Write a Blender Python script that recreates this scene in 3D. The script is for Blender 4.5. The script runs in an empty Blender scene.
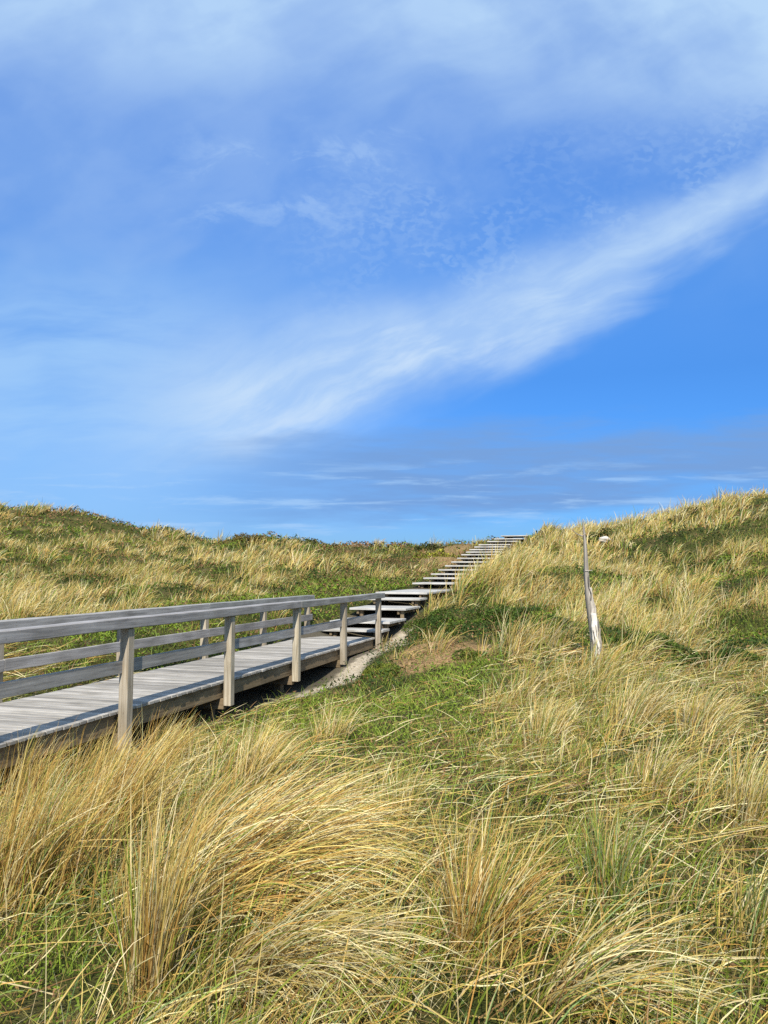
import bpy, math
import numpy as np
from mathutils import Vector

rng = np.random.default_rng(11)
scene = bpy.context.scene
COL = scene.collection
R = math.radians

# ------------------------------------------------------------------ camera
EYE = 1.6
F = 770.0
PITCH = math.atan2(58, F)
cam_d = bpy.data.cameras.new('camera')
cam = bpy.data.objects.new('camera', cam_d)
COL.objects.link(cam)
cam.location = (0, 0, EYE)
cam.rotation_euler = (math.pi / 2 + PITCH, 0, 0)
cam_d.sensor_fit = 'VERTICAL'
cam_d.sensor_height = 36.0
cam_d.lens = F / 1024 * 36.0
cam_d.clip_start = 0.05
cam_d.clip_end = 3000
scene.camera = cam


def ray(px, py):
    xc, yc = (px - 384) / F, (512 - py) / F
    y = math.cos(PITCH) - math.sin(PITCH) * yc
    z = math.sin(PITCH) + math.cos(PITCH) * yc
    return xc / y, 1.0, z / y


def at(px, py, depth, off=0.0):
    x, y, z = ray(px, py)
    return (x * depth, depth, EYE + z * depth - off)


# ------------------------------------------------------------------ noise
def hash2(ix, iy, seed):
    h = (ix.astype(np.int64) * 374761393 + iy.astype(np.int64) * 668265263 + seed * 974634) & 0xFFFFFFFF
    h = ((h ^ (h >> 13)) * 1274126177) & 0xFFFFFFFF
    h = h ^ (h >> 16)
    return (h & 0xFFFF) / 65535.0


def vnoise(x, y, seed=0):
    ix, iy = np.floor(x), np.floor(y)
    fx, fy = x - ix, y - iy
    fx = fx * fx * (3 - 2 * fx)
    fy = fy * fy * (3 - 2 * fy)
    a = hash2(ix, iy, seed); b = hash2(ix + 1, iy, seed)
    c = hash2(ix, iy + 1, seed); d = hash2(ix + 1, iy + 1, seed)
    return (a * (1 - fx) + b * fx) * (1 - fy) + (c * (1 - fx) + d * fx) * fy


def fbm(x, y, seed=0, octv=4):
    s, a, t = 0, 0.5, 0
    for k in range(octv):
        s = s + a * vnoise(x * 2 ** k + 17.3 * k, y * 2 ** k - 9.1 * k, seed + k)
        t += a
        a *= 0.5
    return s / t


def sstep(a, b, v):
    t = np.clip((v - a) / (b - a), 0, 1)
    return t * t * (3 - 2 * t)


# ------------------------------------------------------------------ walkway frame
UP = np.array([0, 0, 1.0])
DECK_Z = 0.06
HALF = .875                                       # post line from the centre line


class Frame:
    """a straight walk: s along it, t to its right"""
    def __init__(self, dx, dy, ox, oy, t0):
        self.D = np.array([dx, dy, 0.0]); self.D /= np.linalg.norm(self.D)
        self.N = np.array([self.D[1], -self.D[0], 0.0])
        self.O = np.array([ox, oy, 0.0]) - self.N * t0

    def W(self, s, t, z):
        return self.O + self.D * s + self.N * t + UP * z

    def st(self, x, y):
        dx, dy = x - self.O[0], y - self.O[1]
        return dx * self.D[0] + dy * self.D[1], dx * self.N[0] + dy * self.N[1]


FB = Frame(.295, 1.0, -2.842, 8.6, HALF)          # boardwalk, s = 0 at the first post in view
FS = Frame(.305, .952, -2.95, 8.55, .825)         # stairway
W, D, N, O = FB.W, FB.D, FB.N, FB.O
GAP = 2.397                                       # between posts


def st(x, y):
    x = np.asarray(x, float); y = np.asarray(y, float)
    s, t = FB.st(x, y)
    s2, t2 = FS.st(x, y)
    up = s > 9.6
    return np.where(up, s2, s), np.where(up, t2, t)


def s_of(depth):
    return (depth - FS.O[1]) / FS.D[1]


# front edge depth and height (relative to the eye) of each stair step
STEPS = [(18.1, -1.385), (18.6, -1.225), (19.9, -0.975), (21.2, -0.775), (21.95, -0.63),
         (25.7, -0.425), (27.1, -0.265), (28.1, -0.125), (29.2, 0.03), (30.3, 0.19), (31.3, 0.35),
         (32.3, 0.515), (33.2, 0.685), (34.1, 0.82), (34.9, 0.95), (35.9, 1.10), (37.0, 1.24),
         (39.0, 1.47), (41.2, 1.69), (43.4, 1.95)]

# ------------------------------------------------------------------ terrain
CP = [(0, 0, 0), (-3, 0, -.05), (3, 0, .1), (0, 3, -.02), (-1.5, 3, -.06), (2, 3, .05), (-2.5, 5.5, -.28), (0, 5.5, -.12),
      (2.5, 5.5, .08), (-4.2, 7, -.5), (-2.6, 8.3, -.45), (-1.2, 8, -.28), (1, 8, -.05), (3, 8, .15), (6, 8, .45),
      (-2.0, 10.7, -.45), (-1.3, 13, -.46), (-.6, 15, -.32), (-.05, 17.2, -.2), (-.1, 12, -.22), (1.0, 14, .08), (.5, 16, .0),
      (0, -20, 0), (-20, -10, -.2), (20, -10, .5), (-15, 3, -.4), (15, 5, .9), (-40, 20, 1.5), (-45, 50, 6.5), (32, 15, 2.4),
      (38, 40, 6), (60, 0, 2), (-60, 0, 1), (0, -60, 0), (60, 90, 2), (-60, 100, 2), (0, 110, 0)]
for a in [(490, 632, 16, .15), (596, 660, 11, .08), (768, 640, 12, .2), (768, 580, 19, .2), (768, 540, 26, .25), (768, 502, 36, .3),
          (660, 600, 18, .2), (660, 560, 26, .25), (650, 518, 38, .3), (560, 600, 19, .2), (560, 560, 29, .25),
          (545, 532, 42, .3), (478, 602, 22, .15), (500, 572, 29, .2), (405, 578, 28, .1), (425, 552, 37, .1),
          (400, 544, 46, .15), (452, 543, 45, .15), (0, 690, 10.2, .1), (120, 660, 12.3, .1), (200, 640, 15, .1), (300, 612, 19, .1),
          (0, 620, 18, .15), (0, 580, 27, .2), (0, 543, 42, .2), (0, 508, 58, .75), (80, 508, 58, .75), (140, 520, 56, .65), (180, 531, 54, .55),
          (207, 541, 50, .5), (200, 580, 27, .15), (200, 557, 38, .15), (262, 534, 44, .35), (305, 536, 45, .35), (350, 543, 46, .35),
          (300, 562, 34, .15), (300, 586, 25, .15), (100, 556, 37, .2), (100, 600, 22, .15)]:
    CP.append(at(*a))
for px, py, dz in [(768, 502, 36), (650, 518, 38), (545, 532, 42), (400, 544, 46), (0, 508, 58), (80, 508, 58), (207, 541, 50), (285, 536, 45)]:
    p = at(px, py, dz)
    CP.append((p[0] * 1.35, p[1] * 1.35, p[2] - 2.2))
for k in (0, 2, 4, 6, 9, 12, 15, 17, 18, 19):
    dz, h = STEPS[k]
    c = FS.W(s_of(dz) + .3, 0, EYE + h - (.32 if k < 16 else .3))
    CP.append(tuple(c))
for k in (5, 7, 9, 12, 15, 18):
    dz, h = STEPS[k]
    c = FS.W(s_of(dz) + .5, 2.1, EYE + h + (.02 if k < 12 else -.15))
    CP.append(tuple(c))
for s in (-6, -3, 0, 3, 6):
    CP.append(tuple(W(s, 0, -.5)))
CP = np.array(CP, float)


def tps(r2):
    return np.where(r2 > 1e-9, r2 * np.log(np.maximum(r2, 1e-9)), 0)


_n = len(CP)
_A = np.zeros((_n + 3, _n + 3))
_d = ((CP[:, None, :2] - CP[None, :, :2]) ** 2).sum(-1)
_A[:_n, :_n] = tps(_d) + np.eye(_n) * 0.08
_A[:_n, _n] = 1; _A[:_n, _n + 1:] = CP[:, :2]
_A[_n, :_n] = 1; _A[_n + 1:, :_n] = CP[:, :2].T
_wt = np.linalg.solve(_A, np.concatenate([CP[:, 2], np.zeros(3)]))


def height(x, y):
    x = np.asarray(x, float); y = np.asarray(y, float)
    shp = x.shape
    x = x.ravel(); y = y.ravel()
    z = np.empty_like(x)
    for a in range(0, len(x), 20000):
        xs, ys = x[a:a + 20000], y[a:a + 20000]
        r2 = (xs[:, None] - CP[None, :, 0]) ** 2 + (ys[:, None] - CP[None, :, 1]) ** 2
        z[a:a + 20000] = tps(r2) @ _wt[:_n] + _wt[_n] + xs * _wt[_n + 1] + ys * _wt[_n + 2]
    rad = np.hypot(x, y - 25)
    k = sstep(60, 110, rad)
    z = z * (1 - k) + k * (1.0 * fbm(x / 30, y / 30, 91))
    dist = np.hypot(x, y)
    hum = sstep(7, 26, dist)
    s, t = st(x, y)
    walk = 1 - sstep(.9, 1.8, np.abs(t)) * 1.0
    bump = (fbm(x / 3.1, y / 3.1, 5) - .5) * (.16 + 1.0 * hum) + (fbm(x / 9, y / 9, 6) - .5) * (.1 + .9 * hum)
    bump = bump + (fbm(x / 1.15, y / 1.15, 8, 2) - .5) * (.16 + .12 * hum) * sstep(1.5, 4, dist)
    z = z + bump * (1 - np.clip(walk, 0, 1) * .9)
    return z.reshape(shp)


def hit(px, py):
    """ground point seen at a place of the photo, by marching over the terrain"""
    rx, ry, rz = ray(px, py)
    ds = np.concatenate([np.arange(2, 20, .05), np.arange(20, 90, .15)])
    z = height(rx * ds, ds)
    below = np.nonzero(EYE + rz * ds < z)[0]
    k = below[0] if len(below) else int(np.argmax(np.where((ds > 25) & (ds < 70), (z - EYE - rz * ds) / ds, -9)))
    return np.array([rx * ds[k], ds[k], z[k]])


# ------------------------------------------------------------------ ground cover masks
def poly_px(pts):
    return np.array([hit(*p)[:2] for p in pts])


def inside(x, y, poly, soft=.25):
    """1 inside, falling softly to 0 outside a ground polygon"""
    n = len(poly)
    c = np.zeros(x.shape, bool)
    dmin = np.full(x.shape, 1e9)
    for i in range(n):
        x1, y1 = poly[i]; x2, y2 = poly[(i + 1) % n]
        cond = ((y1 > y) != (y2 > y)) & (x < (x2 - x1) * (y - y1) / (y2 - y1 + 1e-12) + x1)
        c ^= cond
        ex, ey = x2 - x1, y2 - y1
        u = np.clip(((x - x1) * ex + (y - y1) * ey) / (ex * ex + ey * ey + 1e-12), 0, 1)
        dmin = np.minimum(dmin, np.hypot(x - x1 - u * ex, y - y1 - u * ey))
    sd = np.where(c, dmin, -dmin)
    return sstep(-soft, soft, sd)


PEAT = poly_px([(386, 672), (402, 655), (424, 643), (455, 640), (496, 644), (502, 654), (470, 662), (432, 668), (405, 677)])
HEATH = poly_px([(392, 652), (412, 628), (440, 614), (470, 612), (530, 612), (552, 622), (545, 640), (500, 646), (462, 648), (440, 640), (420, 642), (402, 654), (380, 670), (352, 672)])
HEATH2 = poly_px([(622, 640), (690, 636), (790, 648), (790, 690), (700, 684), (640, 672)])
HEATH3 = poly_px([(640, 606), (700, 590), (790, 572), (790, 600), (720, 618), (660, 626)])
HEATH4 = poly_px([(630, 548), (690, 532), (740, 530), (740, 540), (680, 548), (640, 558)])
GREENC = poly_px([(-60, 955), (60, 950), (105, 985), (110, 1040), (-60, 1060)])
SANDP = np.array([W(s, t, 0)[:2] for s, t in [(4.2, .9), (6.5, .9), (9.3, .8), (11.4, .8), (11.6, 1.2), (9.9, 1.5), (8.4, 1.45), (7.0, 1.5), (5.2, 1.3), (4.2, 1.15)]])
GREENF = poly_px([(235, 735), (300, 705), (370, 680), (430, 668), (520, 668), (500, 690), (450, 740), (420, 790), (360, 770), (290, 760)])
_b = hit(222, 543)
BLOW = np.array([(_b[0] - 1.6, _b[1] - .2), (_b[0] + 1.6, _b[1] + .3), (_b[0] + 1.4, _b[1] + 1.6), (_b[0] - 1.3, _b[1] + 1.2)])
TOPSAND = poly_px([(415, 566), (440, 548), (470, 541), (476, 548), (455, 566), (430, 572)])


def masks(x, y):
    nz = (fbm(x / .8, y / .8, 31) - .5) * 1.3
    nx = (fbm(x / .8 + 40, y / .8, 32) - .5) * 1.3
    X, Y = x + nx, y + nz
    peat = inside(x + nx * .6, y + nz * .6, PEAT, .2)
    heath = inside(X, Y, HEATH, .35)
    heath = np.maximum(heath, .85 * inside(X, Y, HEATH2, .4) * (fbm(x / .9, y / .9, 45, 2) > .40))
    heath = np.maximum(heath, .75 * inside(X, Y, HEATH3, .8) * (fbm(x / 1.1, y / 1.1, 46, 2) > .45))
    heath = np.maximum(heath, .8 * inside(X, Y, HEATH4, .8) * (fbm(x / 1.3, y / 1.3, 47, 2) > .42))
    s, t = st(x, y)
    sand = inside(x + nx * .35, y + nz * .35, SANDP, .15)
    under = (np.abs(t) < np.where(s > 9.8, .74, .95)) & (s < 40)
    gf = np.maximum(inside(X, Y, GREENF, .6), inside(x, y, GREENC, .15))
    ts = inside(x + nx, y + nz, TOPSAND, .5)
    blow = inside(X, Y, BLOW, .4)
    dist = np.hypot(x, y)
    # patchiness of the straw coloured marram against low green cover
    far = sstep(12, 26, dist)
    band = sstep(-5.2, -3.2, t) * (t < -.9) * (s < 22) * (s > -6)
    wf = .25 * far
    p = fbm(x / 2.6, y / 2.6, 51, 3) * (.42 - wf * .6) + fbm(x / 8.0, y / 8.0, 57, 2) * (.28 - wf * .4) + fbm(x / .95, y / .95, 54, 2) * .30 * (1 - far) + fbm(x / 1.35, y / 1.35, 59, 2) * (.30 * far + wf)
    left = (t < -.9)
    # long pale grass along the right of the stairs and over the right crest, a greener hollow below it
    px_ = 384 + F * x / np.maximum(y, 1)
    bias = .10 * sstep(6.5, 1.5, t) * (t > .9) * sstep(12, 14, s)
    bias = bias + (.06 * sstep(26, 33, y) + .035 * sstep(13, 20, y)) * (t > .9)
    bias = bias - .07 * sstep(6, 8, x) * sstep(12, 15, y) * sstep(26, 20, y)
    bias = bias + .05 * sstep(6.0, 3.0, y) * sstep(0.4, -.6, x) + .05 * sstep(1.5, 3.5, x) * sstep(6, 8, y) * sstep(13, 11, y)
    bias = bias - .05 * sstep(20, 24, y) * sstep(34, 30, y) * sstep(9, 12, x)
    bias = bias - .045 * sstep(5, 7, y) * sstep(11, 9, y) * sstep(2.5, .5, x)
    bias = bias - .10 * sstep(-4.8, -2.6, t) * left * (s < 20) + .03 * left * far
    straw = np.maximum(sstep(.45, .58, p + bias), .22 * far * (fbm(x / .9, y / .9, 66, 2) > .53))
    # the near ground right of the photographer is short and green, the tall grass stands in single tussocks there
    near = sstep(11, 8, y) * (t > -.9)
    straw = straw * (1 - near * (.32 + .22 * sstep(-1.2, -.2, x)))
    stair_side = (t > .8) * sstep(6.5, 3.0, t) * sstep(12, 14, s) * (s < 42)
    straw = np.maximum(straw, stair_side * (.45 + .55 * sstep(.36, .54, p)))
    straw = straw * (1 - .9 * inside(x, y, HEATH, .3))
    brown = left * sstep(24, 30, y) * sstep(318, 345, px_) * sstep(480, 462, px_) * sstep(.34, .48, fbm(x / 2.2, y / 2.2, 63, 2))
    brown = np.maximum(brown, .8 * left * sstep(26, 32, y) * sstep(.58, .66, fbm(x / 3, y / 3, 64, 2)))
    viv = np.maximum(gf, .8 * band)
    straw = straw * (1 - .85 * brown)
    straw = straw * (1 - .9 * heath) * (1 - .75 * gf)
    bare = np.maximum(np.maximum(np.maximum(peat * .82, blow), sand), np.maximum(under * 1.0, ts * .9))
    return dict(straw=straw, bare=bare, peat=np.maximum(peat, ts * .75), sand=np.maximum(sand, blow), heath=heath, brown=brown, viv=viv, under=under, gf=gf, dist=dist, s=s, t=t)


# ------------------------------------------------------------------ materials
def mat(name):
    m = bpy.data.materials.new(name)
    m.use_nodes = True
    nt = m.node_tree
    b = nt.nodes['Principled BSDF']
    return m, nt, b


def nd(nt, typ, **kw):
    n = nt.nodes.new(typ)
    for k, v in kw.items():
        setattr(n, k, v)
    return n


def ramp(nt, fac, stops):
    r = nt.nodes.new('ShaderNodeValToRGB')
    e = r.color_ramp.elements
    while len(e) < len(stops):
        e.new(.5)
    for el, (p, c) in zip(e, stops):
        el.position = p
        el.color = (*c, 1)
    nt.links.new(fac, r.inputs['Fac'])
    return r.outputs['Color']


def mixc(nt, fac, a, b, mode='MIX'):
    m = nd(nt, 'ShaderNodeMix', data_type='RGBA', blend_type=mode)
    for i, v in ((0, fac), (6, a), (7, b)):
        if hasattr(v, 'is_output'):
            nt.links.new(v, m.inputs[i])
        elif isinstance(v, (int, float)):
            m.inputs[i].default_value = v
        else:
            m.inputs[i].default_value = (*v, 1)
    return m.outputs[2]


def leaf_material(name, transl=.3, rough=.55, spec=.25):
    m, nt, b = mat(name)
    at_ = nd(nt, 'ShaderNodeAttribute', attribute_name='Col')
    nt.links.new(at_.outputs['Color'], b.inputs['Base Color'])
    b.inputs['Roughness'].default_value = rough
    b.inputs['Specular IOR Level'].default_value = spec
    tr = nd(nt, 'ShaderNodeBsdfTranslucent')
    nt.links.new(at_.outputs['Color'], tr.inputs['Color'])
    mx = nd(nt, 'ShaderNodeMixShader')
    mx.inputs[0].default_value = transl
    nt.links.new(b.outputs[0], mx.inputs[1])
    nt.links.new(tr.outputs[0], mx.inputs[2])
    nt.links.new(mx.outputs[0], nt.nodes['Material Output'].inputs['Surface'])
    return m


def wood_material(name, c_dark, c_mid, c_light, rough=.75):
    """weathered timber: UV x runs along the grain in metres, Col tints each board"""
    m, nt, b = mat(name)
    uv = nd(nt, 'ShaderNodeUVMap', uv_map='UVMap')
    mp = nd(nt, 'ShaderNodeMapping')
    mp.inputs['Scale'].default_value = (1.6, 34, 1)
    nt.links.new(uv.outputs[0], mp.inputs[0])
    n1 = nd(nt, 'ShaderNodeTexNoise')
    n1.inputs['Scale'].default_value = 1.0
    n1.inputs['Detail'].default_value = 6
    n1.inputs['Roughness'].default_value = .65
    n1.inputs['Distortion'].default_value = .6
    nt.links.new(mp.outputs[0], n1.inputs['Vector'])
    n2 = nd(nt, 'ShaderNodeTexNoise')
    n2.inputs['Scale'].default_value = 2.3
    n2.inputs['Detail'].default_value = 4
    nt.links.new(uv.outputs[0], n2.inputs['Vector'])
    grain = ramp(nt, n1.outputs[0], [(.3, c_dark), (.5, c_mid), (.72, c_light)])
    blot = ramp(nt, n2.outputs[0], [(.3, (.72, .70, .66)), (.7, (1.08, 1.06, 1.04))])
    c = mixc(nt, 1.0, grain, blot, 'MULTIPLY')
    # knots
    vo = nd(nt, 'ShaderNodeTexVoronoi')
    mp2 = nd(nt, 'ShaderNodeMapping')
    mp2.inputs['Scale'].default_value = (1.7, 5.5, 1)
    nt.links.new(uv.outputs[0], mp2.inputs[0])
    nt.links.new(mp2.outputs[0], vo.inputs['Vector'])
    kn = ramp(nt, vo.outputs['Distance'], [(.05, (.42, .36, .30)), (.14, (1, 1, 1))])
    c = mixc(nt, .8, c, kn, 'MULTIPLY')
    at_ = nd(nt, 'ShaderNodeAttribute', attribute_name='Col')
    c = mixc(nt, 1.0, c, at_.outputs['Color'], 'MULTIPLY')
    nt.links.new(c, b.inputs['Base Color'])
    b.inputs['Roughness'].default_value = rough
    b.inputs['Specular IOR Level'].default_value = .25
    bp = nd(nt, 'ShaderNodeBump')
    bp.inputs['Strength'].default_value = .35
    bp.inputs['Distance'].default_value = .004
    nt.links.new(n1.outputs[0], bp.inputs['Height'])
    nt.links.new(bp.outputs[0], b.inputs['Normal'])
    return m


M_DECK = wood_material('weathered_deck_timber', (.215, .198, .172), (.385, .362, .325), (.53, .505, .462))
M_RAIL = wood_material('weathered_rail_timber', (.18, .175, .165), (.31, .30, .285), (.43, .42, .40))
M_POST = wood_material('post_timber', (.22, .18, .125), (.38, .325, .24), (.50, .45, .36))
M_BEAM = wood_material('brown_beam_timber', (.10, .075, .045), (.21, .155, .09), (.30, .23, .14))
M_STEP = wood_material('step_timber', (.27, .255, .235), (.43, .415, .39), (.56, .545, .52))
M_STAKE = wood_material('stake_timber', (.12, .11, .095), (.30, .28, .25), (.50, .47, .43))
M_GRASS = leaf_material('dune_grass_blades', .22)
M_LEAF = leaf_material('low_heath_leaves', .15, .65, .15)


def ground_material():
    m, nt, b = mat('dune_ground')
    tc = nd(nt, 'ShaderNodeTexCoord')
    n1 = nd(nt, 'ShaderNodeTexNoise'); n1.inputs['Scale'].default_value = 1.3; n1.inputs['Detail'].default_value = 8
    n2 = nd(nt, 'ShaderNodeTexNoise'); n2.inputs['Scale'].default_value = 14; n2.inputs['Detail'].default_value = 6
    n3 = nd(nt, 'ShaderNodeTexNoise'); n3.inputs['Scale'].default_value = 90; n3.inputs['Detail'].default_value = 3
    for n in (n1, n2, n3):
        nt.links.new(tc.outputs['Object'], n.inputs['Vector'])
    turf = ramp(nt, n1.outputs[0], [(.35, (.040, .052, .011)), (.5, (.070, .072, .020)), (.66, (.13, .105, .042))])
    fine = ramp(nt, n2.outputs[0], [(.3, (.55, .55, .5)), (.7, (1.3, 1.25, 1.2))])
    turf = mixc(nt, 1.0, turf, fine, 'MULTIPLY')
    sand = ramp(nt, n2.outputs[0], [(.3, (.38, .31, .21)), (.7, (.60, .51, .38))])
    peat = ramp(nt, n2.outputs[0], [(.32, (.10, .06, .027)), (.46, (.28, .165, .07)), (.64, (.44, .29, .13))])
    am = nd(nt, 'ShaderNodeAttribute', attribute_name='Mask')
    sep = nd(nt, 'ShaderNodeSeparateColor')
    nt.links.new(am.outputs['Color'], sep.inputs[0])
    c = mixc(nt, sep.outputs[0], turf, sand)
    c = mixc(nt, sep.outputs[1], c, peat)
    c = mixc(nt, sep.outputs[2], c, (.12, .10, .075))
    nt.links.new(c, b.inputs['Base Color'])
    b.inputs['Roughness'].default_value = .95
    b.inputs['Specular IOR Level'].default_value = .1
    bp = nd(nt, 'ShaderNodeBump'); bp.inputs['Strength'].default_value = .8; bp.inputs['Distance'].default_value = .03
    add = nd(nt, 'ShaderNodeMath', operation='ADD')
    nt.links.new(n2.outputs[0], add.inputs[0]); nt.links.new(n3.outputs[0], add.inputs[1])
    nt.links.new(add.outputs[0], bp.inputs['Height'])
    nt.links.new(bp.outputs[0], b.inputs['Normal'])
    return m


# ------------------------------------------------------------------ mesh helpers
def np_mesh(name, verts, quads, cols=None, material=None, smooth=False):
    me = bpy.data.meshes.new(name)
    nv, nf = len(verts), len(quads)
    me.vertices.add(nv)
    me.vertices.foreach_set('co', np.ascontiguousarray(verts, dtype=np.float32).ravel())
    me.loops.add(nf * 4)
    me.loops.foreach_set('vertex_index', np.ascontiguousarray(quads, dtype=np.int32).ravel())
    me.polygons.add(nf)
    me.polygons.foreach_set('loop_start', np.arange(0, nf * 4, 4, dtype=np.int32))
    if smooth:
        me.polygons.foreach_set('use_smooth', np.ones(nf, bool))
    if cols is not None:
        a = me.color_attributes.new('Col', 'FLOAT_COLOR', 'POINT')
        c4 = np.ones((nv, 4), np.float32)
        c4[:, :3] = cols
        a.data.foreach_set('color', c4.ravel())
    me.update(calc_edges=True)
    me.validate()
    if material:
        me.materials.append(material)
    return me


def link(name, me, parent=None, **props):
    o = bpy.data.objects.new(name, me)
    COL.objects.link(o)
    if parent is not None:
        o.parent = parent
    for k, v in props.items():
        o[k] = v
    return o


class MB:
    """collects bevelled boards, keeps UV (metres along the grain) and a tint per board"""
    def __init__(self):
        self.v, self.f, self.uv, self.c = [], [], [], []

    def board(self, p0, p1, w, h, side, tint=None, bev=.006, jitter=0, taper=1.0, seg=.6):
        """a board from p0 to p1 (centres of its end faces), w along side, h along the other"""
        p0, p1 = np.asarray(p0, float), np.asarray(p1, float)
        ax = p1 - p0; L = np.linalg.norm(ax); ax /= L
        sd = np.asarray(side, float); sd = sd - ax * sd.dot(ax); sd /= np.linalg.norm(sd)
        th = np.cross(ax, sd)
        if tint is None:
            g = rng.uniform(.86, 1.1)
            tint = (g * rng.uniform(.98, 1.03), g, g * rng.uniform(.96, 1.02))
        uo, vo = rng.uniform(0, 50), rng.uniform(0, 50)
        b = min(bev, w * .3, h * .3)
        prof = [(-w / 2 + b, -h / 2), (w / 2 - b, -h / 2), (w / 2, -h / 2 + b), (w / 2, h / 2 - b),
                (w / 2 - b, h / 2), (-w / 2 + b, h / 2), (-w / 2, h / 2 - b), (-w / 2, -h / 2 + b)]
        rings = [(0, 1 - 2 * b / min(w, h), 0.0), (b, 1.0, 0), (L - b, taper, 0), (L, (1 - 2 * b / min(w, h)) * taper, 0)]
        nseg = max(1, int(L / seg)) if jitter else 1
        full = [rings[0], rings[1]]
        for k in range(1, nseg):
            full.append((b + (L - 2 * b) * k / nseg, 1 + (taper - 1) * k / nseg, jitter))
        full += rings[2:]
        base = len(self.v)
        per = np.cumsum([0] + [math.dist(prof[i], prof[(i + 1) % 8]) for i in range(8)])
        for (d, sc, j) in full:
            o_ = p0 + ax * d
            if j:
                o_ = o_ + th * rng.normal(0, j) + sd * rng.normal(0, j)
            for (a, c) in prof:
                self.v.append(o_ + sd * a * sc + th * c * sc)
                self.c.append(tint)
        n = len(full)
        for r in range(n - 1):
            for i in range(8):
                j2 = (i + 1) % 8
                self.f.append([base + r * 8 + i, base + r * 8 + j2, base + (r + 1) * 8 + j2, base + (r + 1) * 8 + i])
                u0, u1 = full[r][0] + uo, full[r + 1][0] + uo
                self.uv += [(u0, per[i] + vo), (u0, per[i + 1] + vo), (u1, per[i + 1] + vo), (u1, per[i] + vo)]
        for r, rev in ((0, True), (n - 1, False)):
            idx = [base + r * 8 + i for i in range(8)]
            if rev:
                idx = idx[::-1]
            self.f.append(idx)
            for i in (range(7, -1, -1) if rev else range(8)):
                self.uv.append((prof[i][0] * .3 + uo, prof[i][1] + vo))
        return self

    def build(self, name, material, parent=None, origin=None, **props):
        me = bpy.data.meshes.new(name)
        v = np.array(self.v)
        if origin is not None:
            v = v - np.asarray(origin)
        me.from_pydata([tuple(p) for p in v], [], self.f)
        uvl = me.uv_layers.new(name='UVMap')
        uvl.data.foreach_set('uv', np.array(self.uv, np.float32).ravel())
        a = me.color_attributes.new('Col', 'FLOAT_COLOR', 'POINT')
        c4 = np.ones((len(v), 4), np.float32); c4[:, :3] = np.array(self.c)
        a.data.foreach_set('color', c4.ravel())
        me.materials.append(material)
        me.update()
        return link(name, me, parent, **props)


def empty(name, loc, label, cat, group=None):
    o = bpy.data.objects.new(name, None)
    COL.objects.link(o)
    o.location = loc
    o.empty_display_size = .3
    o['label'] = label
    o['category'] = cat
    if group:
        o['group'] = group
    return o


# ------------------------------------------------------------------ ground sheet
def axis(lo, hi, fine_lo, fine_hi, step, grow):
    a = list(np.arange(fine_lo, fine_hi + 1e-6, step))
    s = step
    while a[-1] < hi:
        s *= grow
        a.append(a[-1] + s)
    s = step
    while a[0] > lo:
        s *= grow
        a.insert(0, a[0] - s)
    return np.array(a)


gx = axis(-900, 900, -9, 9, .11, 1.035)
gy = axis(-600, 1200, 1.5, 22, .11, 1.03)
GX, GY = np.meshgrid(gx, gy)
GZ = height(GX, GY)
mk = masks(GX.ravel(), GY.ravel())
nx_, ny_ = len(gx), len(gy)
idx = np.arange(nx_ * ny_).reshape(ny_, nx_)
quads = np.stack([idx[:-1, :-1], idx[:-1, 1:], idx[1:, 1:], idx[1:, :-1]], -1).reshape(-1, 4)
gme = np_mesh('ground', np.stack([GX.ravel(), GY.ravel(), GZ.ravel()], -1), quads, None, ground_material(), True)
ga = gme.color_attributes.new('Mask', 'FLOAT_COLOR', 'POINT')
c4 = np.ones((nx_ * ny_, 4), np.float32)
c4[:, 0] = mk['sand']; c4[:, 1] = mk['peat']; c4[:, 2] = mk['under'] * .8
ga.data.foreach_set('color', c4.ravel())
link('ground', gme, kind='structure')

# ------------------------------------------------------------------ boardwalk
bw = empty('boardwalk', W(0, 0, -.5), 'weathered grey timber boardwalk with post and rail sides leading to the dune stairs', 'boardwalk')
BO = np.array(bw.location)
S0, S1 = -7.6, 9.53
deck = MB()
s = S0
while s < S1 - .05:
    w = .122 * rng.uniform(.97, 1.03)
    w = min(w, S1 - s)
    e = rng.normal(0, .004)
    g = rng.choice([.68, .82, .92, 1.0, 1.06, 1.16]) * rng.uniform(.95, 1.05)
    z = DECK_Z - .0175 + rng.normal(0, .0012)
    deck.board(W(s + w / 2, -.81 + e, z), W(s + w / 2, .81 + e, z), w - .009, .035, D, (g * 1.01, g, g * .985), .004)
    s += w
deck.build('deck', M_DECK, bw, BO)
for t in (-.75, .75):
    b = MB()
    for a0, a1 in ((S0, -1.2), (-1.198, 3.6), (3.602, S1 - .02)):
        b.board(W(a0, t, DECK_Z - .14), W(a1, t, DECK_Z - .14), .05, .20, N, None, .005)
    b.build('edge_beam', M_BEAM, bw, BO)
b = MB()
b.board(W(S0, 0, DECK_Z - .14), W(S1 - .02, 0, DECK_Z - .14), .05, .20, N)
b.build('centre_beam', M_BEAM, bw, BO)
post_s = [GAP * k for k in range(-3, 5)]
for s in post_s:
    b = MB()
    b.board(W(s, -.818, DECK_Z - .32), W(s, .818, DECK_Z - .32), .10, .15, D)
    b.build('bearer', M_BEAM, bw, BO)
    for t in (-.5, .5):
        z0 = float(height(*W(s, t, 0)[:2])) - .3
        b = MB()
        b.board(W(s + .125, t, z0), W(s + .125, t, DECK_Z - .245), .13, .13, D)
        b.build('pile', M_BEAM, bw, BO)
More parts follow.
